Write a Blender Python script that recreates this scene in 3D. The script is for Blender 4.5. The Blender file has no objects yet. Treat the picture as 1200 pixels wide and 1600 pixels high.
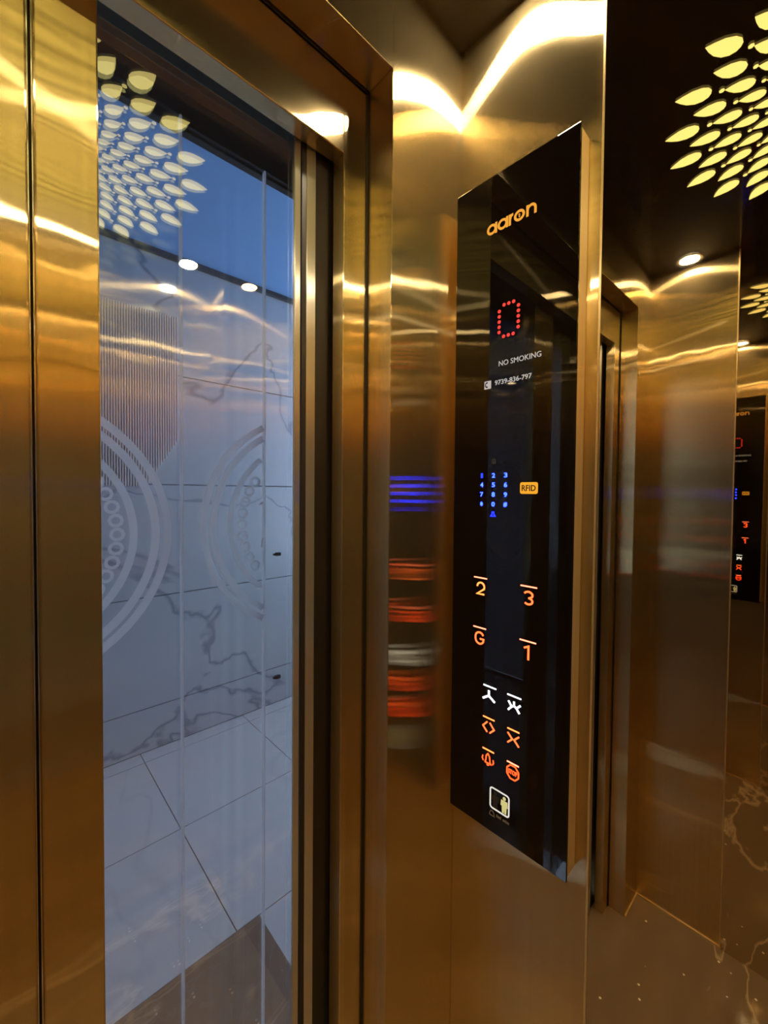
import bpy, bmesh, math, random
from mathutils import Vector, Matrix

random.seed(7)
S = bpy.context.scene
COL = S.collection

# ------------------------------------------------------------------ camera
YAW, PIT, ROLL = math.radians(43.5), math.radians(1.41), math.radians(0.49)
fw = Vector((math.sin(YAW) * math.cos(PIT), math.cos(YAW) * math.cos(PIT), -math.sin(PIT)))
r0 = Vector((math.cos(YAW), -math.sin(YAW), 0)); u0 = r0.cross(fw)
rt = math.cos(ROLL) * r0 + math.sin(ROLL) * u0
up = -math.sin(ROLL) * r0 + math.cos(ROLL) * u0
cd = bpy.data.cameras.new('camera')
cam = bpy.data.objects.new('camera', cd); COL.objects.link(cam)
m = Matrix((rt, up, -fw)).transposed().to_4x4(); m.translation = Vector((0, 0, 1.5))
cam.matrix_world = m
cd.sensor_fit = 'HORIZONTAL'; cd.sensor_width = 36.0
cd.lens = 640.0 / 1200.0 * 36.0
cd.shift_y = -16.0 / 1200.0
cd.clip_start = 0.01; cd.clip_end = 100
S.camera = cam

# ------------------------------------------------------------------ world, exposure
S.view_settings.view_transform = 'Standard'
S.view_settings.look = 'None'
S.view_settings.gamma = 1.0
S.view_settings.use_curve_mapping = False
S.view_settings.exposure = 0.0
LAMP_POWER = 450.0        # car downlight emission
PETAL_POWER = 2.0         # backlit ceiling leaves
SKY = 3.9                 # daylight on the landing
w = bpy.data.worlds.new('daylight'); S.world = w; w.use_nodes = True
wb = w.node_tree.nodes['Background']
wb.inputs[0].default_value = (0.72, 0.84, 1.0, 1); wb.inputs[1].default_value = SKY
cy = S.cycles
cy.use_denoising = True
cy.max_bounces = 14; cy.glossy_bounces = 9; cy.diffuse_bounces = 4; cy.transmission_bounces = 8
cy.transparent_max_bounces = 24
cy.sample_clamp_indirect = 8.0
cy.caustics_reflective = True
cy.blur_glossy = 0.3

# ------------------------------------------------------------------ dimensions (metres, floor z = 0)
XR, XL, YF, YB, ZC = 0.612, -0.510, 0.452, -0.53, 2.28
XJ, XJL = 0.440, -0.382           # outer jambs
ZH = 2.136                        # outer head
DY = 0.540                        # car door plane

# ------------------------------------------------------------------ materials
def newmat(name):
    mt = bpy.data.materials.new(name); mt.use_nodes = True
    nt = mt.node_tree; nt.nodes.clear()
    out = nt.nodes.new('ShaderNodeOutputMaterial')
    return mt, nt, out

def N(nt, kind, **kw):
    n = nt.nodes.new(kind)
    for k, v in kw.items(): setattr(n, k, v)
    return n

def brushed(name, col, rough=0.125, aniso=0.915, wave=0.0011, diff=0.03, soft=0.10, grain=(0, 0, 1)):
    """Vertical hairline finish: highlights smear sideways and stay sharp in height."""
    mt, nt, out = newmat(name)
    g = N(nt, 'ShaderNodeBsdfAnisotropic'); g.distribution = 'GGX'
    g.inputs['Roughness'].default_value = rough
    g.inputs['Anisotropy'].default_value = aniso
    g2 = N(nt, 'ShaderNodeBsdfAnisotropic'); g2.distribution = 'GGX'
    g2.inputs['Roughness'].default_value = 0.30
    g2.inputs['Anisotropy'].default_value = 0.70
    tc = N(nt, 'ShaderNodeTexCoord')
    mp = N(nt, 'ShaderNodeMapping'); mp.inputs['Scale'].default_value = (160, 160, 0.6) if grain[2] else (0.6, 160, 160)
    nt.links.new(tc.outputs['Object'], mp.inputs['Vector'])
    hair = N(nt, 'ShaderNodeTexNoise'); hair.inputs['Scale'].default_value = 1.0; hair.inputs['Detail'].default_value = 3
    nt.links.new(mp.outputs[0], hair.inputs['Vector'])
    ramp = N(nt, 'ShaderNodeMapRange'); ramp.inputs[1].default_value = 0.3; ramp.inputs[2].default_value = 0.7
    ramp.inputs[3].default_value = 0.95; ramp.inputs[4].default_value = 1.02
    nt.links.new(hair.outputs['Fac'], ramp.inputs[0])
    mul = N(nt, 'ShaderNodeVectorMath', operation='SCALE'); mul.inputs[0].default_value = col[:3]
    nt.links.new(ramp.outputs[0], mul.inputs['Scale'])
    nt.links.new(mul.outputs[0], g.inputs['Color']); nt.links.new(mul.outputs[0], g2.inputs['Color'])
    tv = N(nt, 'ShaderNodeCombineXYZ')
    for q in range(3): tv.inputs[q].default_value = grain[q]
    nt.links.new(tv.outputs[0], g.inputs['Tangent']); nt.links.new(tv.outputs[0], g2.inputs['Tangent'])
    mp2 = N(nt, 'ShaderNodeMapping'); mp2.inputs['Scale'].default_value = (4.0, 4.0, 7.0)
    nt.links.new(tc.outputs['Object'], mp2.inputs['Vector'])
    wv = N(nt, 'ShaderNodeTexNoise'); wv.inputs['Scale'].default_value = 1.0; wv.inputs['Detail'].default_value = 2.0
    nt.links.new(mp2.outputs[0], wv.inputs['Vector'])
    bp = N(nt, 'ShaderNodeBump'); bp.inputs['Strength'].default_value = 1.0; bp.inputs['Distance'].default_value = wave
    nt.links.new(wv.outputs['Fac'], bp.inputs['Height']); nt.links.new(bp.outputs[0], g.inputs['Normal']); nt.links.new(bp.outputs[0], g2.inputs['Normal'])
    lob = N(nt, 'ShaderNodeMixShader'); lob.inputs[0].default_value = soft
    nt.links.new(g.outputs[0], lob.inputs[1]); nt.links.new(g2.outputs[0], lob.inputs[2])
    d = N(nt, 'ShaderNodeBsdfDiffuse'); nt.links.new(mul.outputs[0], d.inputs['Color'])
    mx = N(nt, 'ShaderNodeMixShader'); mx.inputs[0].default_value = diff
    nt.links.new(lob.outputs[0], mx.inputs[1]); nt.links.new(d.outputs[0], mx.inputs[2])
    nt.links.new(mx.outputs[0], out.inputs[0])
    return mt

def glossy(name, col, rough):
    mt, nt, out = newmat(name)
    g = N(nt, 'ShaderNodeBsdfAnisotropic'); g.inputs['Color'].default_value = (*col, 1)
    g.inputs['Roughness'].default_value = rough
    nt.links.new(g.outputs[0], out.inputs[0]); return mt

def princ(name, col, rough=0.5, metal=0.0, spec=0.5, coat=0.0, ior=1.5):
    mt, nt, out = newmat(name)
    p = N(nt, 'ShaderNodeBsdfPrincipled')
    p.inputs['Base Color'].default_value = (*col, 1); p.inputs['Roughness'].default_value = rough
    p.inputs['Metallic'].default_value = metal; p.inputs['Specular IOR Level'].default_value = spec
    p.inputs['Coat Weight'].default_value = coat; p.inputs['IOR'].default_value = ior
    nt.links.new(p.outputs[0], out.inputs[0]); return mt

def emit(name, col, power):
    mt, nt, out = newmat(name)
    e = N(nt, 'ShaderNodeEmission'); e.inputs[0].default_value = (*col, 1); e.inputs[1].default_value = power
    nt.links.new(e.outputs[0], out.inputs[0]); return mt

def coated_glass(name, tint, refl, rough=0.005):
    """Clear pane with a part-mirror coating."""
    mt, nt, out = newmat(name)
    t = N(nt, 'ShaderNodeBsdfTransparent'); t.inputs[0].default_value = (*tint, 1)
    g = N(nt, 'ShaderNodeBsdfAnisotropic'); g.inputs['Color'].default_value = (0.97, 0.97, 1, 1); g.inputs['Roughness'].default_value = rough
    lw = N(nt, 'ShaderNodeLayerWeight'); lw.inputs['Blend'].default_value = 0.5
    pw = N(nt, 'ShaderNodeMath', operation='POWER'); pw.inputs[1].default_value = 4.0
    nt.links.new(lw.outputs['Facing'], pw.inputs[0])
    ml_ = N(nt, 'ShaderNodeMath', operation='MULTIPLY'); ml_.inputs[1].default_value = 0.7
    nt.links.new(pw.outputs[0], ml_.inputs[0])
    ad = N(nt, 'ShaderNodeMath', operation='ADD', use_clamp=True); ad.inputs[1].default_value = refl
    nt.links.new(ml_.outputs[0], ad.inputs[0])
    mx = N(nt, 'ShaderNodeMixShader')
    nt.links.new(ad.outputs[0], mx.inputs[0]); nt.links.new(t.outputs[0], mx.inputs[1]); nt.links.new(g.outputs[0], mx.inputs[2])
    nt.links.new(mx.outputs[0], out.inputs[0]); return mt

def etched(name, col, alpha):
    mt, nt, out = newmat(name)
    t = N(nt, 'ShaderNodeBsdfTransparent')
    d = N(nt, 'ShaderNodeBsdfTranslucent'); d.inputs[0].default_value = (*col, 1)
    d2 = N(nt, 'ShaderNodeBsdfDiffuse'); d2.inputs[0].default_value = (*col, 1)
    a = N(nt, 'ShaderNodeMixShader'); a.inputs[0].default_value = 0.12
    nt.links.new(d.outputs[0], a.inputs[1]); nt.links.new(d2.outputs[0], a.inputs[2])
    mx = N(nt, 'ShaderNodeMixShader'); mx.inputs[0].default_value = alpha
    nt.links.new(t.outputs[0], mx.inputs[1]); nt.links.new(a.outputs[0], mx.inputs[2])
    nt.links.new(mx.outputs[0], out.inputs[0]); return mt

def marble(name, base, vein, rough, scale, thin=0.03, vein_amt=0.6, rot=(0, 0, 0.5), tint_noise=0.25, stretch=(1, 1, 1), specks=False):
    mt, nt, out = newmat(name)
    tc = N(nt, 'ShaderNodeTexCoord'); mp = N(nt, 'ShaderNodeMapping')
    mp.inputs['Rotation'].default_value = rot; mp.inputs['Scale'].default_value = stretch
    nt.links.new(tc.outputs['Object'], mp.inputs['Vector'])
    n1 = N(nt, 'ShaderNodeTexNoise'); n1.inputs['Scale'].default_value = scale; n1.inputs['Detail'].default_value = 5
    n1.inputs['Distortion'].default_value = 0.6
    nt.links.new(mp.outputs[0], n1.inputs['Vector'])
    sb = N(nt, 'ShaderNodeMath', operation='SUBTRACT'); sb.inputs[1].default_value = 0.5
    ab = N(nt, 'ShaderNodeMath', operation='ABSOLUTE')
    nt.links.new(n1.outputs['Fac'], sb.inputs[0]); nt.links.new(sb.outputs[0], ab.inputs[0])
    mr = N(nt, 'ShaderNodeMapRange'); mr.inputs[1].default_value = 0.0; mr.inputs[2].default_value = thin
    mr.inputs[3].default_value = vein_amt; mr.inputs[4].default_value = 0.0
    nt.links.new(ab.outputs[0], mr.inputs[0])
    n2 = N(nt, 'ShaderNodeTexNoise'); n2.inputs['Scale'].default_value = scale * 2.3; n2.inputs['Detail'].default_value = 6
    nt.links.new(mp.outputs[0], n2.inputs['Vector'])
    m0 = N(nt, 'ShaderNodeMix', data_type='RGBA')
    m0.inputs['A'].default_value = (*[c * (1 - tint_noise) for c in base], 1); m0.inputs['B'].default_value = (*[c * (1 + tint_noise) for c in base], 1)
    nt.links.new(n2.outputs['Fac'], m0.inputs['Factor'])
    m1 = N(nt, 'ShaderNodeMix', data_type='RGBA'); m1.inputs['B'].default_value = (*vein, 1)
    nt.links.new(mr.outputs[0], m1.inputs['Factor']); nt.links.new(m0.outputs['Result'], m1.inputs['A'])
    p = N(nt, 'ShaderNodeBsdfPrincipled'); p.inputs['Roughness'].default_value = rough
    if specks:
        vo = N(nt, 'ShaderNodeTexVoronoi'); vo.inputs['Scale'].default_value = 22.0
        nt.links.new(tc.outputs['Object'], vo.inputs['Vector'])
        lt = N(nt, 'ShaderNodeMath', operation='LESS_THAN'); lt.inputs[1].default_value = 0.075
        nt.links.new(vo.outputs['Distance'], lt.inputs[0])
        m2 = N(nt, 'ShaderNodeMix', data_type='RGBA'); m2.inputs['B'].default_value = (0.95, 0.9, 0.8, 1)
        nt.links.new(lt.outputs[0], m2.inputs['Factor']); nt.links.new(m1.outputs['Result'], m2.inputs['A'])
        m1 = m2
    nt.links.new(m1.outputs['Result'], p.inputs['Base Color'])
    nt.links.new(p.outputs[0], out.inputs[0]); return mt

M = {}
M['brass'] = brushed('brushed_brass', (0.78, 0.62, 0.35))
M['brass_door'] = brushed('brushed_brass_door', (0.82, 0.64, 0.33), wave=0.0020)
M['brass_trim'] = brushed('satin_brass', (0.90, 0.70, 0.38), rough=0.35, aniso=0.5, diff=0.25)
M['bronze_mirror'] = glossy('bronze_mirror', (0.70, 0.62, 0.50), 0.012)
M['ceiling'] = princ('black_ceiling_glass', (0.012, 0.009, 0.006), 0.12, spec=0.5)
M['petal'] = emit('backlit_leaf', (0.93, 0.74, 0.22), PETAL_POWER)
M['lamp'] = emit('warm_lamp', (1.0, 0.82, 0.52), LAMP_POWER)
M['lamp_ring'] = glossy('lamp_ring', (0.8, 0.7, 0.5), 0.2)
M['floor'] = marble('brown_marble', (0.225, 0.162, 0.10), (0.66, 0.53, 0.38), 0.07, 2.1, thin=0.018, vein_amt=0.7, rot=(0, 0, 0.9), stretch=(0.7, 2.2, 1), specks=True)
M['black_glass'] = princ('black_panel_glass', (0.006, 0.004, 0.003), 0.02, spec=0.5)
M['door_glass'] = coated_glass('door_glass', (0.90, 0.95, 1.0), 0.22)
M['landing_glass'] = coated_glass('landing_glass', (0.95, 0.97, 1.0), 0.06, 0.03)
M['etch'] = etched('frosted_etch', (0.99, 0.97, 0.97), 0.85)
M['alu'] = brushed('brushed_steel', (0.74, 0.70, 0.64), rough=0.3, aniso=0.75, diff=0.15)
M['chrome'] = glossy('chrome', (0.8, 0.8, 0.85), 0.08)
M['rubber'] = princ('black_rubber', (0.018, 0.012, 0.008), 0.45)
M['dark_steel'] = princ('dark_steel', (0.06, 0.045, 0.035), 0.35, metal=0.6)
M['lintel'] = princ('brown_lintel', (0.09, 0.075, 0.065), 0.4)
M['landing_wall'] = marble('pale_marble', (0.62, 0.62, 0.63), (0.16, 0.18, 0.24), 0.25, 0.9, thin=0.010, vein_amt=0.65, rot=(0, 0.5, 0), tint_noise=0.06)
M['landing_floor'] = marble('pale_floor_tile', (0.70, 0.665, 0.62), (0.34, 0.35, 0.38), 0.22, 0.8, thin=0.010, vein_amt=0.2, tint_noise=0.05)
M['grout'] = princ('dark_grout', (0.10, 0.11, 0.14), 0.8)
M['landing_ceiling'] = princ('blue_ceiling', (0.30, 0.52, 0.88), 0.7)  # one even light blue over the whole landing ceiling
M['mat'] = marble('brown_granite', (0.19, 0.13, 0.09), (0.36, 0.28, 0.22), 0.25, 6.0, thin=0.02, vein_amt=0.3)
M['slat'] = princ('pink_white_slat', (0.93, 0.78, 0.74), 0.5)
M['white_paint'] = princ('white_paint', (0.75, 0.77, 0.8), 0.6)
M['white_plastic'] = princ('white_plastic', (0.8, 0.8, 0.8), 0.4)
M['logo'] = emit('orange_lettering', (1.0, 0.42, 0.05), 0.9)
M['led_red'] = emit('red_led', (1.0, 0.055, 0.04), 1.3)
M['text_white'] = emit('white_lettering', (0.9, 0.82, 0.75), 0.55)
M['key_blue'] = emit('blue_key', (0.008, 0.02, 1.0), 32.0)
M['key_deep'] = emit('deep_blue_key', (0.004, 0.008, 1.0), 14)
M['key_dim'] = princ('dim_key', (0.12, 0.10, 0.09), 0.5)
M['badge'] = emit('amber_badge', (1.0, 0.42, 0.03), 0.95)
M['badge_ink'] = princ('badge_ink', (0.02, 0.006, 0.002), 0.6)
M['btn_orange'] = emit('orange_numeral', (1.0, 0.085, 0.02), 5.0)
M['btn_bar'] = emit('pale_orange_bar', (1.0, 0.22, 0.12), 4.0)
M['btn_amber'] = emit('amber_numeral', (1.0, 0.19, 0.04), 4.0)
M['btn_white'] = emit('white_symbol', (0.80, 0.88, 1.0), 4.0)
M['btn_red'] = emit('red_orange_symbol', (1.0, 0.06, 0.012), 4.5)
M['sign_white'] = emit('white_outline', (0.9, 0.85, 0.75), 0.9)
M['sign_yellow'] = emit('yellow_figure', (0.75, 0.66, 0.26), 0.85)
M['sign_grey'] = princ('grey_print', (0.25, 0.22, 0.2), 0.5)
M['sign_dark'] = princ('dim_figure', (0.03, 0.028, 0.028), 0.5)

# ------------------------------------------------------------------ mesh helpers
class MB:
    def __init__(s): s.bm = bmesh.new()
    def box(s, x0, x1, y0, y1, z0, z1):
        v = [s.bm.verts.new(p) for p in ((x0, y0, z0), (x1, y0, z0), (x1, y1, z0), (x0, y1, z0), (x0, y0, z1), (x1, y0, z1), (x1, y1, z1), (x0, y1, z1))]
        for f in ((3, 2, 1, 0), (4, 5, 6, 7), (0, 1, 5, 4), (1, 2, 6, 5), (2, 3, 7, 6), (3, 0, 4, 7)):
            s.bm.faces.new([v[i] for i in f])
        return s
    def prism(s, pts, fn, d):
        """pts: 2-D outline; fn(a, b, depth) -> 3-D; extruded by d."""
        lo = [s.bm.verts.new(fn(a, b, 0.0)) for a, b in pts]; hi = [s.bm.verts.new(fn(a, b, d)) for a, b in pts]
        n = len(pts)
        s.bm.faces.new(hi); s.bm.faces.new(lo[::-1])
        for i in range(n): s.bm.faces.new((lo[i], lo[(i + 1) % n], hi[(i + 1) % n], hi[i]))
        return s
    def ribbon(s, pts, wd, fn, d, closed=False):
        """a stroke of width wd along a 2-D polyline, given thickness d"""
        n = len(pts); L, R = [], []
        for i in range(n):
            p = Vector(pts[i])
            a = Vector(pts[i - 1]) if (i > 0 or closed) else None
            b = Vector(pts[(i + 1) % n]) if (i < n - 1 or closed) else None
            d1 = (p - a).normalized() if a is not None else None
            d2 = (b - p).normalized() if b is not None else None
            if d1 is None: t = d2; k = 1
            elif d2 is None: t = d1; k = 1
            else:
                t = (d1 + d2)
                if t.length < 1e-6: t = d1
                t.normalize(); k = 1 / max(0.45, t.dot(d1))
            nn = Vector((-t.y, t.x)) * wd / 2 * k
            L.append(p + nn); R.append(p - nn)
        vs = []
        for i in range(n):
            vs.append([s.bm.verts.new(fn(q.x, q.y, e)) for q in (L[i], R[i]) for e in (0.0, d)])   # L0 Ld R0 Rd
        rng = range(n if closed else n - 1)
        for i in rng:
            A, B = vs[i], vs[(i + 1) % n]
            s.bm.faces.new((A[1], B[1], B[3], A[3])); s.bm.faces.new((A[0], A[2], B[2], B[0]))
            s.bm.faces.new((A[0], B[0], B[1], A[1])); s.bm.faces.new((A[2], A[3], B[3], B[2]))
        if not closed:
            A = vs[0]; s.bm.faces.new((A[0], A[1], A[3], A[2])); A = vs[-1]; s.bm.faces.new((A[0], A[2], A[3], A[1]))
        return s
    def disc(s, c, r, fn, d, n=16):
        return s.prism([(c[0] + r * math.cos(2 * math.pi * k / n), c[1] + r * math.sin(2 * math.pi * k / n)) for k in range(n)], fn, d)
    def ring(s, c, r, wd, fn, d, n=32, a0=0, a1=360):
        full = abs(a1 - a0) >= 360
        cnt = n if full else n + 1
        pts = [(c[0] + r * math.cos(math.radians(a0 + (a1 - a0) * k / n)), c[1] + r * math.sin(math.radians(a0 + (a1 - a0) * k / n))) for k in range(cnt)]
        return s.ribbon(pts, wd, fn, d, closed=full)
    def build(s, name, mat, parent=None, bevel=0.0, smooth=False):
        bmesh.ops.recalc_face_normals(s.bm, faces=s.bm.faces[:])
        me = bpy.data.meshes.new(name); s.bm.to_mesh(me); s.bm.free()
        me.materials.append(M[mat])
        if smooth:
            for p in me.polygons: p.use_smooth = True
        o = bpy.data.objects.new(name, me); COL.objects.link(o)
        if parent is not None: o.parent = parent
        if bevel:
            b = o.modifiers.new('edge', 'BEVEL'); b.width = bevel; b.segments = 2; b.limit_method = 'ANGLE'
        return o

def tag(o, label, cat, group=None, kind=None):
    o['label'] = label; o['category'] = cat
    if group: o['group'] = group
    if kind: o['kind'] = kind
    return o

def thing(name, label, cat, group=None, kind=None, loc=(0, 0, 0)):
    o = bpy.data.objects.new(name, None); COL.objects.link(o); o.location = loc
    o.empty_display_size = 0.05
    return tag(o, label, cat, group, kind)

def part(mb, name, mat, parent, bevel=0.0, label=None):
    """mesh given in world coordinates, parented under a thing that may stand elsewhere"""
    o = mb.build(name, mat, parent, bevel)
    l = Vector((0, 0, 0)); p = parent
    while p is not None: l += p.location; p = p.parent
    o.data.transform(Matrix.Translation(-l))
    if label: o['label'] = label
    return o

def struct(mb, name, mat, label, cat, bevel=0.0):
    return tag(mb.build(name, mat, None, bevel), label, cat, kind='structure')

def text_into(mb, s, fn, d, a0, a1, b0, b1, bold=0.0):
    """letters fitted into the box a0..a1 (along) x b0..b1 (height)"""
    cu = bpy.data.curves.new('lettering', 'FONT'); cu.body = s; cu.offset = bold
    cu.resolution_u = 3
    o = bpy.data.objects.new('lettering', cu); COL.objects.link(o)
    dg = bpy.context.evaluated_depsgraph_get()
    me = bpy.data.meshes.new_from_object(o.evaluated_get(dg))
    COL.objects.unlink(o); bpy.data.objects.remove(o)
    xs = [v.co.x for v in me.vertices]; ys = [v.co.y for v in me.vertices]
    x0, x1, y0, y1 = min(xs), max(xs), min(ys), max(ys)
    f = bmesh.new(); f.from_mesh(me)
    r = bmesh.ops.extrude_face_region(f, geom=f.faces[:])
    for e in r['geom']:
        if isinstance(e, bmesh.types.BMVert): e.co.z += 1.0
    for v in f.verts:
        a = a0 + (a1 - a0) * (v.co.x - x0) / (x1 - x0); b = b0 + (b1 - b0) * (v.co.y - y0) / (y1 - y0)
        v.co = Vector(fn(a, b, d if v.co.z > 0.5 else 0.0))
    tmp = bpy.data.meshes.new('tmp'); f.to_mesh(tmp); f.free()
    mb.bm.from_mesh(tmp); bpy.data.meshes.remove(tmp); bpy.data.meshes.remove(me)
    return mb

# ================================================================== LIFT CAR SHELL
struct(MB().box(XL - .04, XR + .04, YB - .04, DY + .02, -0.05, 0.0), 'floor', 'floor', 'polished brown marble floor of the lift car with pale veins', 'floor')
struct(MB().box(XL - .04, XR + .04, YB - .04, DY + .1, ZC, ZC + 0.05), 'ceiling', 'ceiling', 'black glass ceiling of the lift car', 'ceiling')
fr = MB()
fr.box(XJ, XR + .04, YF, 0.505, 0, ZC).box(XL - .04, XJL, YF, 0.505, 0, ZC)
struct(fr, 'wall_front', 'brass', 'brushed brass front wall strips on both sides of the door opening', 'wall', 0.0012)
struct(MB().box(XJL, XJ, YF, 0.505, ZH, ZC), 'wall_front_head', 'brass', 'brushed brass wall strip above the door opening', 'wall', 0.0012)
struct(MB().box(XR, XR + .03, 0.213, YF, 0, ZC), 'wall_right', 'brass', 'brushed brass side wall carrying the black control panel', 'wall', 0.001)
struct(MB().box(XR, XR + .03, YB, 0.210, 0, ZC), 'wall_right_rear', 'brass', 'brushed brass side wall behind the bronze mirror', 'wall', 0.001)
struct(MB().box(XL - .03, XL, YB, YF, 0, ZC), 'wall_left', 'brass', 'brushed brass side wall facing the control panel', 'wall')
rw = MB()
for a, b in ((XL, -0.14), (-0.138, 0.236), (0.238, XR)): rw.box(a, b, YB - .03, YB, 0, ZC)
struct(MB().box(XL - .03, XR + .03, YB - .05, YB - .03, 0, ZC), 'wall_rear_backing', 'dark_steel', 'dark backing added behind the rear wall joints to stop sky leaking in', 'wall')  # added behind the panel joints to block world light
struct(rw, 'wall_rear', 'brass', 'brushed brass rear wall of the lift car in three panels', 'wall', 0.0015)

# mirrors
def mirror(label, sign):
    t = thing('wall_mirror', label, 'mirror', loc=(0.611 if sign > 0 else XL + .001, 0.213 if sign > 0 else 0.208, 0))
    y1 = 0.0; y0 = -0.60
    x0, x1 = (0.0, 0.006) if sign > 0 else (-0.006, 0.0)
    x0 -= 0.004 * sign; x1 -= 0.004 * sign
    MB().box(min(x0, x1), max(x0, x1), y0, y1 - .0035, 0.0, ZC - .001).build('mirror_glass', 'bronze_mirror', t)
    MB().box(min(x0, x1), max(x0, x1), y1 - .003, y1, 0.0, ZC - .001).build('edge_strip', 'brass_trim', t, 0.0005)
    return t
mr = mirror('tall bronze tinted mirror to the right of the black control panel', 1)
mr.rotation_euler.z = math.radians(-0.6)
ml = mirror('tall bronze tinted mirror on the wall opposite the control panel', -1)

# skirting line of pale sealant
for nm, b in (('baseboard_left', (XL, XL + .004, 0.195, YF, 0, .006)), ('baseboard_right', (XR - .004, XR, 0.215, YF, 0, .006)),
              ('baseboard_front_left', (XL + .004, XJL, YF - .004, YF, 0, .006)), ('baseboard_front_right', (XJ, XR - .004, YF - .004, YF, 0, .006))):
    struct(MB().box(*b), nm, 'brass_trim', 'thin brass sealing strip along the floor edge, ' + nm.replace('baseboard_', '').replace('_', ' ') + ' side', 'trim')

# stepped door frame
tr = MB()
tr.box(0.392, XJ - .0035, 0.508, 0.536, 0, 2.133).box(XJL + .0035, -0.334, 0.508, 0.536, 0, 2.133)
struct(tr, 'trim_1', 'brass', 'stepped brushed brass jambs beside the glass doors', 'door frame', 0.0015)
struct(MB().box(-0.334, 0.392, 0.508, 0.536, 2.017, 2.133), 'trim_8', 'brass', 'brushed brass head of the door frame', 'door frame', 0.0015)
struct(MB().box(XJL - .06, XJ + .06, 0.536, 0.60, 2.09, ZC), 'trim_2', 'lintel', 'dark brown beam above the glass car doors', 'beam')

struct(MB().box(XJ - .004, XJ + .05, 0.5055, 0.55, 0, ZC).box(XJL - .05, XJL + .004, 0.5055, 0.55, 0, ZC).box(XJL - .05, XJ + .05, 0.5055, 0.5075, 2.1335, ZC), 'trim_6', 'rubber', 'dark backing added behind the stepped brass door frame to stop sky leaking through', 'groove')  # added light block: closes the frame gap against the sky behind
struct(MB().box(XR, XR + .05, 0.50, 0.72, 0, ZC + .05).box(XL - .05, XL, 0.50, 0.72, 0, ZC + .05), 'trim_7', 'dark_steel', 'dark shaft cheeks between car and landing', 'shaft')
# car doors: two glass leaves meeting in front of the camera's left edge
def door_leaf(name, label, a, b, sgn):
    """a = meeting edge, runs toward sgn"""
    t = thing(name, label, 'door', kind='structure', loc=(a, DY + .008, 0))
    def bx(x0, x1, y0, y1, z0, z1):
        p, q = a + sgn * x0, a + sgn * x1
        return MB().box(min(p, q), max(p, q), y0, y1, z0, z1)
    part(bx(0, .053, DY - .004, DY + .016, .002, 2.085), 'stile', 'brass_door', t, .0018)
    part(bx(-.0016, .0004, DY + .004, DY + .016, .002, 2.085), 'edge_strip', 'chrome', t, .0005, 'chrome strip along the meeting edge')
    if sgn > 0: part(bx(-.0046, .0, DY + .0165, DY + .022, .002, 2.085), 'light_seal', 'rubber', t)  # strip added behind the leaves, blocks landing light in the meeting gap
    part(bx(.053, b, DY + .004, DY + .010, .002, 2.085), 'glass_pane', 'door_glass', t)
    part(bx(b - .0125, b - .003, DY - .001, DY + .004, .002, 2.085), 'edge_strip', 'alu', t, .0008)
    part(bx(b, b + .008, DY, DY + .014, .002, 2.085), 'gasket', 'rubber', t)
    part(bx(b + .008, b + .024, DY - .001, DY + .016, .002, 2.085), 'edge_stile', 'alu', t, .001)
    part(bx(b + .024, b + .08, DY + .004, DY + .016, .002, 2.085), 'side_panel', 'rubber', t)
    return t
door_leaf('door_1', 'right leaf of the glass car door with a wide brass stile', 0.0310, 0.307, 1)
door_leaf('door_2', 'left leaf of the glass car door, only its brass stile in view', 0.0262, 0.307, -1)
struct(MB().box(XJL, XJ, 0.560, 0.70, -0.04, 0.0), 'trim_3', 'alu', 'metal door sill between car and landing', 'sill')

# ceiling: backlit leaf rosette
ros = thing('ceiling_light', 'round rosette of backlit yellow leaf cutouts in the black ceiling', 'light', loc=(0.035, -0.115, ZC))
def ceil_fn(a, b, d): return (a, b, -0.002 - d)
NP = 24; r_tip = 0.385; ring = 0; count = 0
rest = MB(); dots = MB()
while r_tip > 0.05:
    L = 0.155 * r_tip; Wd = 0.088 * r_tip
    off = 0.5 * (ring % 2)
    for k in range(NP):
        th = 2 * math.pi * (k + off) / NP
        pts = []
        for (u, v) in ((1, 0), (.82, .22), (.6, .42), (.35, .5), (.15, .42), (.03, .22), (0, 0), (.03, -.22), (.15, -.42), (.35, -.5), (.6, -.42), (.82, -.22)):
            rr = r_tip - L + L * u; vv = v * Wd
            pts.append((rr * math.cos(th) - vv * math.sin(th), rr * math.sin(th) + vv * math.cos(th)))
        if count < 96: MB().prism(pts, ceil_fn, 0.001).build('leaf_cutout', 'petal', ros)
        else: rest.prism(pts, ceil_fn, 0.001)
        count += 1
        if r_tip > 0.11:
            rr = r_tip - L - 0.045 * r_tip
            dots.disc((rr * math.cos(th), rr * math.sin(th)), 0.012 * r_tip, ceil_fn, 0.001, 6)
    r_tip *= 0.887; ring += 1
rest.build('inner_leaf_cutouts', 'petal', ros)['kind'] = 'stuff'
dots.build('dot_cutouts', 'petal', ros)['kind'] = 'stuff'

# corner downlights
def downlight(x, y, label):
    t = thing('downlight', label, 'light', 'downlights in the car ceiling corners', loc=(x, y, ZC))
    fn = lambda a, b, d: (a, b, -0.004 - d)
    MB().disc((0, 0), 0.026, fn, 0.002, 28).build('lens', 'lamp', t)
    MB().ring((0, 0), 0.031, 0.008, lambda a, b, d: (a, b, -0.006 + d), 0.005, 28).build('bezel', 'lamp_ring', t)
    return t
downlight(0.560, 0.328, 'round warm downlight in the ceiling corner above the control panel')
downlight(-0.458, 0.328, 'round warm downlight in the front ceiling corner opposite the control panel')
downlight(0.490, -0.410, 'round warm downlight in the rear ceiling corner on the control panel side')
downlight(-0.390, -0.410, 'round warm downlight in the rear ceiling corner away from the control panel')

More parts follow.
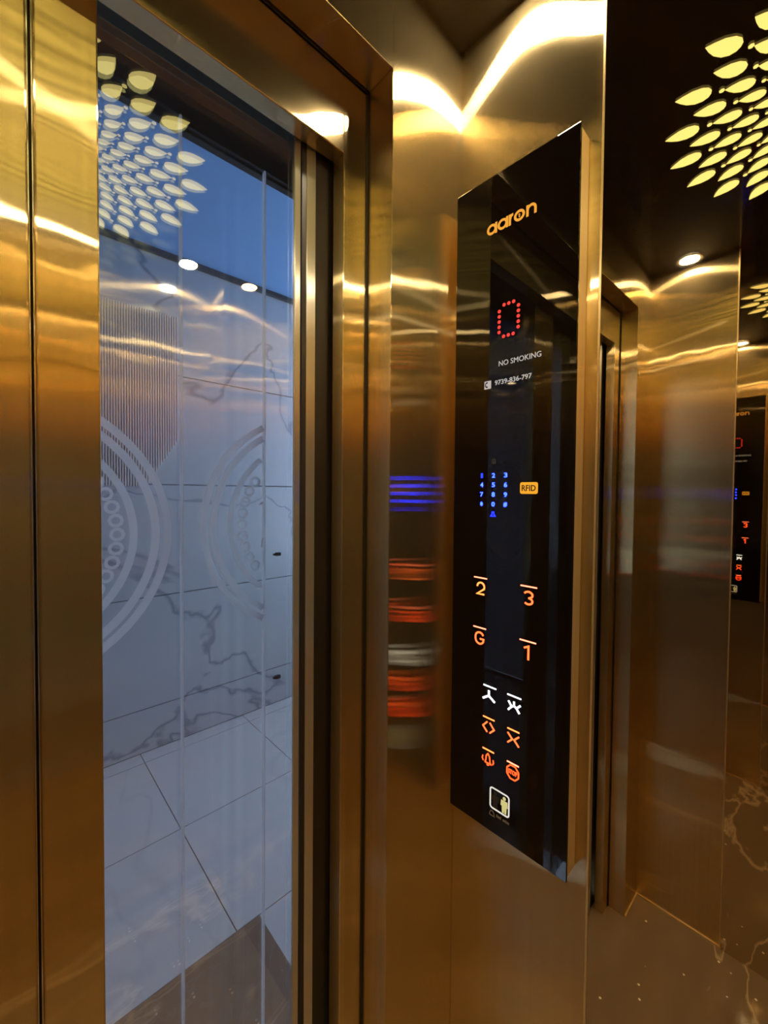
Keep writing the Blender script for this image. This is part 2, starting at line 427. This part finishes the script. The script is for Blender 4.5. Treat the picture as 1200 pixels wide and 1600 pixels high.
# ================================================================== CONTROL PANEL
CX, CY0, CY1, CZ0, CZ1 = 0.577, 0.229, 0.432, 0.951, 2.001
cop = thing('control_panel', 'tall black glass lift control panel with lit floor buttons on brass wall', 'control panel', loc=(CX, (CY0 + CY1) / 2, CZ0))
part(MB().box(CX + .004, XR, CY0 + .0015, CY1 - .0015, CZ0 + .002, CZ1 - .002), 'housing', 'brass_trim', cop, .0015, 'satin brass box behind the black glass')
part(MB().box(CX, CX + .0042, CY0, CY1, CZ0, CZ1), 'glass_face', 'black_glass', cop, .0006)
def F(y, z, d): return (CX - 0.0001 - d, y, z)       # on the glass; y decreases to the right
T = 0.0006
def P(mb, name, mat, parent=None, label=None): return part(mb, name, mat, parent or cop, 0.0, label)
def stroke(pts, wd, mb=None, closed=False):
    mb = mb or MB(); return mb.ribbon(pts, wd, F, T, closed)

# logo word: rings with stems, Y runs 0.373 -> 0.290
lg = MB(); lw = 0.0036
zb, xh = 1.9095, 0.0165
def ypos(f): return 0.373 - 0.083 * f
def arcring(cy_, cz, ry, rz, wd, a0=0, a1=360, n=24):
    full = abs(a1 - a0) >= 360
    pts = [(cy_ - ry * math.cos(math.radians(a0 + (a1 - a0) * k / n)), cz + rz * math.sin(math.radians(a0 + (a1 - a0) * k / n))) for k in range(n if full else n + 1)]
    lg.ribbon(pts, wd, F, T, full)
rz = xh / 2 - lw / 2
for c in (0.105, 0.335):
    arcring(ypos(c), zb + xh / 2, 0.0068, rz, lw)
    stroke([(ypos(c) - 0.0078, zb), (ypos(c) - 0.0078, zb + xh)], lw, lg)
stroke([(ypos(.485), zb), (ypos(.485), zb + xh)], lw, lg)
arcring(ypos(.545), zb + xh - 0.0075, 0.0045, 0.0057, lw, 180, 85, 8)
arcring(ypos(.675), zb + xh / 2, 0.0070, rz, lw)
stroke([(ypos(.83), zb), (ypos(.83), zb + xh)], lw, lg)
arcring(ypos(.905), zb + xh - 0.0082, 0.0062, 0.0064, lw, 180, 0, 12)
stroke([(ypos(.905) - 0.0062, zb), (ypos(.905) - 0.0062, zb + xh - 0.0080)], lw, lg)
lo_ = P(lg, 'logo', 'logo', None, 'orange lettering at the top of the panel')
P(stroke([(ypos(.675), zb + .0055), (ypos(.675), zb + .0078)], .0018).prism([(ypos(.675) + .0018, zb + .0090), (ypos(.675) - .0018, zb + .0090), (ypos(.675), zb + .0112)], F, T), 'logo_mark', 'logo', lo_)

# dot matrix: a 5 x 7 zero
disp = thing('dot_display', 'x', 'x'); 
for k in ('label', 'category'): del disp[k]
disp.parent = cop; disp.location = (0, 0, 0)
dl = Vector(cop.location)
cols = [0.3485 - 0.0081 * i for i in range(5)]
rows = [1.792 - 0.0081 * j for j in range(7)]
for i in range(5):
    for j in range(7):
        if (i in (0, 4) and 1 <= j <= 5) or (i in (1, 2, 3) and j in (0, 6)):
            part(MB().disc((cols[i], rows[j]), 0.0027, F, T, 10), 'led_dot', 'led_red', disp)
disp['label'] = 'red dot matrix digit'

P(text_into(MB(), 'NO SMOKING', F, T, 0.348, 0.279, 1.6985, 1.7065), 'no_smoking_text', 'text_white')
ph = P(MB().prism([(.3735, 1.6665), (.3615, 1.6665), (.3615, 1.679), (.3735, 1.679)], F, T), 'phone_icon', 'text_white')
P(stroke([(.3693, 1.6768), (.3712, 1.6748), (.3712, 1.6712), (.3693, 1.6690)], .0016).disc((.3684, 1.6763), .0013, F, T * 1.5, 8).disc((.3684, 1.6695), .0013, F, T * 1.5, 8), 'handset', 'badge_ink', ph).location.x -= 0.0004
P(text_into(MB(), '9739-836-797', F, T, 0.3545, 0.293, 1.670, 1.6775, 0.006), 'phone_number', 'text_white')

# numeric keypad
kp = thing('keypad', 'x', 'x'); del kp['label']; del kp['category']; kp.parent = cop; kp['label'] = 'blue lit number keypad'
ky = (0.3760, 0.3545, 0.3330); kz = (1.5275, 1.5125, 1.4970, 1.4815)
keys = (('1', '2', '3'), ('4', '5', '6'), ('7', '8', '9'), ('*', '0', '#'))
for j in range(4):
    for i in range(3):
        ch = keys[j][i]
        hw = {'1': .0016, '*': .0024, '#': .0030}.get(ch, .0026)
        o = part(text_into(MB(), ch, F, T, ky[i] + hw, ky[i] - hw, kz[j] - .0036, kz[j] + .0036, 0.012), 'key', 'key_deep' if (i, j) in ((0, 0),) else 'key_blue', kp)
P(stroke([(.3575, 1.5465), (.3515, 1.5465), (.3515, 1.5515), (.3530, 1.5535), (.3560, 1.5535), (.3575, 1.5515)], .001, closed=True), 'key_symbol', 'key_dim', kp)
P(stroke([(.3585, 1.4625), (.3505, 1.4625), (.3530, 1.4660), (.3530, 1.4690), (.3560, 1.4690), (.3560, 1.4660)], .0013, closed=True), 'key_symbol', 'key_deep', kp)

# card reader badge
def rrect(y0, y1, z0, z1, r, n=4):
    pts = []
    for cy_, cz, a in ((y1 + r, z1 - r, 0), (y0 - r, z1 - r, 90), (y0 - r, z0 + r, 180), (y1 + r, z0 + r, 270)):
        for k in range(n + 1):
            t = math.radians(a + 90 * k / n); pts.append((cy_ - r * math.cos(t), cz + r * math.sin(t)))
    return pts
bd = P(MB().prism(rrect(.3085, .2805, 1.4985, 1.5160, .003), F, T), 'card_reader_badge', 'badge')
bl = P(text_into(MB(), 'RFID', F, T * 2, .3055, .2835, 1.5028, 1.5118, 0.015), 'badge_lettering', 'badge_ink', bd)

# floor buttons
def button(name, mat_bar, y0, y1, zb_):
    b = bpy.data.objects.new(name, None); COL.objects.link(b); b.parent = cop
    b.location = Vector((CX, (y0 + y1) / 2, zb_)) - Vector(cop.location)
    part(stroke([(y0, zb_), (y1, zb_)], .0019), 'top_bar', mat_bar, b)
    return b
for ch, y0, y1, zt, ga, gb, mt in (('2', .388, .3635, 1.360, .383, .367, 'btn_amber'), ('3', .305, .279, 1.360, .300, .2845, 'btn_orange'),
                                   ('G', .388, .364, 1.2775, .385, .367, 'btn_orange'), ('1', .305, .279, 1.2775, .297, .2875, 'btn_orange')):
    b = button('floor_button', 'btn_bar', y0, y1, zt)
    zt2 = zt - .0065; zb2 = zt - .0280; w2 = .0026
    yc = (ga + gb) / 2; hw = (ga - gb) / 2 - w2 / 2; h = zt2 - zb2
    g = MB()
    if ch == '2':
        r = hw; pts = [(yc + r * math.cos(math.radians(a)), zt2 - r - w2 / 2 + r * math.sin(math.radians(a))) for a in range(10, 181, 17)]
        pts += [(yc - r * .95, zt2 - r - .0045), (yc + hw, zb2 + w2 / 2), (yc - hw, zb2 + w2 / 2)]
        pts[0] = (yc + hw, zt2 - r - w2 / 2)
        stroke(pts, w2, g)
    elif ch == '3':
        r = h * .25 - w2 / 4
        c1 = zt2 - w2 / 2 - r; c2 = zb2 + w2 / 2 + r
        pts = [(yc + hw * math.cos(math.radians(a)) , c1 + r * math.sin(math.radians(a))) for a in range(20, 271, 18)]
        stroke(pts, w2, g)
        pts = [(yc + hw * math.cos(math.radians(a)) , c2 + r * math.sin(math.radians(a))) for a in range(90, 341, 18)]
        stroke(pts, w2, g)
    elif ch == 'G':
        r = hw
        pts = [(yc - r * math.cos(math.radians(a)), zt2 - r - w2 / 2 + r * math.sin(math.radians(a))) for a in range(25, 181, 17)]
        pts += [(yc - r * math.cos(math.radians(a)), zb2 + r + w2 / 2 + r * math.sin(math.radians(a))) for a in range(180, 361, 18)]
        pts += [(yc - hw, zb2 + h * .45), (yc - hw * .1, zb2 + h * .45)]
        stroke(pts, w2, g)
    else:
        stroke([(yc + .0055, zt2 - .0045), (yc - .0015, zt2 - .001), (yc - .0015, zb2)], w2, g)
    part(g, 'numeral', mt, b)

# icon buttons
def icon(name, y0, y1, zt, bar, mat, strokes, wd, extra=None):
    b = button(name, bar, y0, y1, zt)
    g = MB()
    for s_ in strokes: stroke(s_, wd, g)
    part(g, 'symbol', mat, b)
    if extra: extra(b)
    return b
icon('light_button', .367, .344, 1.186, 'btn_white', 'btn_white', [[(.357, 1.1795), (.357, 1.171), (.368, 1.1635)], [(.357, 1.171), (.346, 1.1635)]], .0030)
icon('fan_button', .324, .301, 1.186, 'btn_white', 'btn_white', [[(.322, 1.1765), (.3165, 1.1690), (.3225, 1.1620)], [(.3125, 1.1780), (.3125, 1.1715)], [(.302, 1.1755), (.3085, 1.1690), (.3035, 1.1625)], [(.3165, 1.1690), (.3125, 1.1715), (.3085, 1.1690)]], .0027)
icon('door_open_button', .367, .346, 1.134, 'btn_amber', 'btn_orange', [[(.3590, 1.1275), (.3670, 1.1185), (.3590, 1.1105)], [(.3545, 1.1275), (.3465, 1.1185), (.3545, 1.1105)]], .0022)
icon('door_close_button', .323, .303, 1.133, 'btn_amber', 'btn_orange', [[(.3225, 1.1265), (.3145, 1.1185), (.3225, 1.1105)], [(.3035, 1.1265), (.3115, 1.1185), (.3035, 1.1105)]], .0022)
bell = [[(.3625, 1.0600), (.3515, 1.0600), (.3530, 1.0630), (.3540, 1.0715), (.3570, 1.0755), (.3600, 1.0715), (.3610, 1.0630), (.3625, 1.0600)],
        [(.3590, 1.0580), (.3570, 1.0565), (.3550, 1.0580)], [(.3655, 1.0610), (.3675, 1.0645), (.3665, 1.0690)], [(.3485, 1.0610), (.3465, 1.0645), (.3475, 1.0690)]]
icon('alarm_button', .367, .346, 1.0815, 'btn_amber', 'btn_red', bell, .0017)
oct_ = [(.313 - .0105 * math.cos(math.radians(22.5 + 45 * k)), 1.0665 + .0115 * math.sin(math.radians(22.5 + 45 * k))) for k in range(9)]
icon('stop_button', .323, .303, 1.0805, 'btn_bar', 'btn_red', [oct_], .0018,
     lambda b: part(text_into(MB(), 'STOP', F, T, .3205, .3055, 1.0630, 1.0700, 0.01), 'stop_lettering', 'btn_red', b))

# occupancy sign
sg = P(MB().ribbon(rrect(.3515, .3185, .9915, 1.0245, .004), .0022, F, T, True), 'occupancy_sign', 'sign_white')
def figure(yc, zt_, mat):
    g = MB().disc((yc, zt_ - .003), .0027, F, T, 14)
    g.prism([(yc + .0055, zt_ - .0065), (yc - .0055, zt_ - .0065), (yc - .0062, zt_ - .0155), (yc - .0042, zt_ - .0155), (yc - .0036, zt_ - .0265), (yc - .0006, zt_ - .0265),
             (yc, zt_ - .0175), (yc + .0006, zt_ - .0265), (yc + .0036, zt_ - .0265), (yc + .0042, zt_ - .0155), (yc + .0062, zt_ - .0155)], F, T)
    return P(g, 'figure', mat, sg)
figure(.3265, 1.0205, 'sign_yellow')
figure(.3425, 1.0205, 'sign_dark')
P(stroke([(.3525, .9785), (.3435, .9785), (.3445, .9830), (.3465, .9860), (.3500, .9860), (.3515, .9830)], .0012, closed=True), 'bell_print', 'sign_grey')
lp = MB()
for k, (a, b) in enumerate(((.3400, .3385), (.3378, .3362), (.3356, .3340), (.3334, .3315), (.3285, .3268), (.3262, .3246), (.3240, .3222), (.3216, .3200), (.3194, .3178))):
    stroke([((a + b) / 2, .9805), ((a + b) / 2, .9805 + (.0034 if k % 3 else .0044))], .0015, lp)
P(lp, 'fine_print', 'sign_grey')

# ================================================================== LANDING
LZ = 2.86; LY = 2.60
lf = MB()
# pale floor tiles, each a slab with a grout gap
xs = [-1.82, -1.22, -0.62, -0.02, 0.58, 1.18, 1.78, 2.4]; ys = [0.70, 1.32, 1.90, 2.50, LY]
for i in range(len(xs) - 1):
    for j in range(len(ys) - 1):
        lf.box(xs[i] + .002, xs[i + 1] - .002, ys[j] + .002, ys[j + 1] - .002, -0.03, 0.0)
struct(lf, 'floor_landing', 'landing_floor', 'pale tiled floor of the landing beyond the glass doors', 'floor')
struct(MB().box(-1.9, 2.45, 0.70, LY + .05, -0.06, -0.004), 'floor_landing_bed', 'grout', 'dark joints between the pale landing tiles', 'floor')
lw_ = MB()
zs = [0.0, 0.25, 0.887, 1.530, 2.17, LZ]
xw = [-1.8, -0.6, 0.60, 1.80, 2.4]
for j in range(len(zs) - 1):
    lw_.box(-1.9, 2.4, LY, LY + .03, zs[j] + .003, zs[j + 1] - .003)
struct(lw_, 'wall_landing', 'landing_wall', 'pale veined marble wall across the landing', 'wall')
struct(MB().box(-1.9, 2.45, LY + .012, LY + .05, 0, LZ), 'wall_landing_bed', 'grout', 'dark horizontal joints of the landing marble wall', 'wall')
struct(MB().box(2.4, 2.45, 0.70, LY, 0, 0.75), 'wall_landing_open_end', 'white_paint', 'unseen white parapet, landing end left open above it to let sky light in', 'wall')  # low unseen wall; the end above is left open as the daylight source
struct(MB().box(-1.95, -1.9, 0.70, LY, 0, LZ), 'wall_landing_sky_block', 'white_paint', 'unseen white end wall added to keep the sky out of the control panel reflection', 'wall')  # unseen wall, added so the black panel does not reflect open sky
struct(MB().box(-1.9, 2.45, 0.70, LY + .05, LZ, LZ + .05), 'ceiling_landing', 'landing_ceiling', 'light blue landing ceiling', 'ceiling')
struct(MB().box(-1.9, 2.45, LY - .02, LY, LZ - .035, LZ), 'trim_4', 'lintel', 'brown cornice line where landing wall meets ceiling', 'trim', .004)
# landing side door frame
wl = MB().box(-1.9, -0.40, 0.685, 0.70, 0, LZ).box(0.455, 2.4, 0.685, 0.70, 0, LZ).box(-0.40, 0.455, 0.685, 0.70, 2.055, LZ)
struct(wl, 'wall_landing_front', 'lintel', 'dark brown wall around the landing doorway', 'wall', .002)
struct(MB().box(0.420, 0.455, 0.655, 0.70, 0, 2.06).box(-0.40, -0.365, 0.655, 0.70, 0, 2.06), 'trim_5', 'alu', 'brushed steel jambs of the landing doorway', 'door frame', .002)

# landing glass doors with etched rosettes
def landing_leaf(name, label, x0, x1, y, strip_sides):
    t = thing(name, label, 'door', kind='structure', loc=(x0, y, 0))
    part(MB().box(x0, x1, y, y + .006, .005, 2.055), 'glass_pane', 'landing_glass', t)
    for sx in strip_sides:
        part(MB().box(sx - .0015, sx + .0015, y - .001, y + .007, .005, 2.055), 'edge_strip', 'etch', t, .0005)
    return t
d3 = landing_leaf('door_3', 'left landing door pane with an etched white rosette', -0.364, 0.207, 0.660, (0.205,))
d4 = landing_leaf('door_4', 'right landing door pane with half an etched rosette', 0.203, 0.419, 0.672, (0.346,))
def rosette(par, cx, cz, y, xmin, xmax, R):
    fn = lambda a, b, d: (a, y - d, b)
    def inside(p): return xmin < p[0] < xmax
    g = MB()
    def clipped(pts, wd):
        run = []
        for p in pts + [None]:
            if p is not None and inside(p): run.append(p)
            else:
                if len(run) > 1: g.ribbon(run, wd, fn, .0008)
                run = []
    def circ(r, a0=0, a1=360, n=120, c=(cx, cz)):
        return [(c[0] + r * math.cos(math.radians(a0 + (a1 - a0) * k / n)), c[1] + r * math.sin(math.radians(a0 + (a1 - a0) * k / n))) for k in range(n + 1)]
    clipped(circ(R), .011); clipped(circ(R * .915), .011); clipped(circ(R * .765), .010)
    part(g, 'etched_rings', 'etch', par)
    g = MB()
    for k in range(40):                                    # chain of small links
        a = math.radians(9 * k); c = (cx + R * .66 * math.cos(a), cz + R * .66 * math.sin(a))
        if inside((c[0] - .01, 0)) and inside((c[0] + .01, 0)): g.ring(c, .0075, .004, fn, .0008, 10)
    def clip2(pts, wd):
        run = []
        for p in pts + [None]:
            if p is not None and inside(p): run.append(p)
            else:
                if len(run) > 1: g.ribbon(run, wd, fn, .0008)
                run = []
    for q in range(8):                                     # scrolls of three lines round the heart
        a0 = 45 * q
        for m_ in range(3):
            pts = []
            for k in range(18):
                t = k / 17; rr = R * (.16 + .36 * t - m_ * .035); an = math.radians(a0 + 70 * t)
                pts.append((cx + rr * math.cos(an), cz + rr * math.sin(an)))
            clip2(pts, .0028)
        an = math.radians(a0 + 76); c = (cx + R * .50 * math.cos(an), cz + R * .50 * math.sin(an))
        if inside((c[0] - .02, 0)) and inside((c[0] + .02, 0)):
            g.ring(c, .012, .003, fn, .0008, 14); g.ring(c, .0055, .0025, fn, .0008, 10)
    part(g, 'etched_ornament', 'etch', par)
rosette(d3, -0.002, 1.438, 0.659, -0.36, 0.200, 0.186)
rosette(d4, 0.428, 1.442, 0.671, 0.215, 0.343, 0.188)

# dark granite apron in front of the doorway
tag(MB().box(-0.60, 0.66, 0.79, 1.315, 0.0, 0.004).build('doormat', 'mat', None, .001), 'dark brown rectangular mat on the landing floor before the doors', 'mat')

# slatted screen on the marble wall
sc = thing('slatted_screen', 'pinkish white screen of fine vertical slats on the landing wall', 'screen', loc=(0.58, LY - .03, 1.6))
ns = 34
sl = MB()
for k in range(ns):
    x = 0.36 + k * 0.0125
    sl.box(x, x + .006, LY - .028, LY - .010, 1.52 + max(0, (k - 20)) * 0.02, 2.50)
part(sl, 'slats', 'slat', sc)
for z in (2.47, 1.80): part(MB().box(0.355, 0.36 + ns * .0125, LY - .010, LY, z, z + .03), 'rail', 'slat', sc)

# small fittings on the landing jamb
for z, lab in ((1.385, 'small black catch on the landing door glass, the upper one'), (1.16, 'small black catch on the landing door glass, the lower one')):
    t = thing('door_catch', lab, 'catch', 'catches on the landing door glass', loc=(0.370, 0.6695, z))
    MB().box(-.004, .006, -.003, .003, -.003, .003).build('body', 'rubber', t, .001)
    MB().box(-.008, -.004, -.002, .002, -.0015, .0015).build('tongue', 'dark_steel', t)
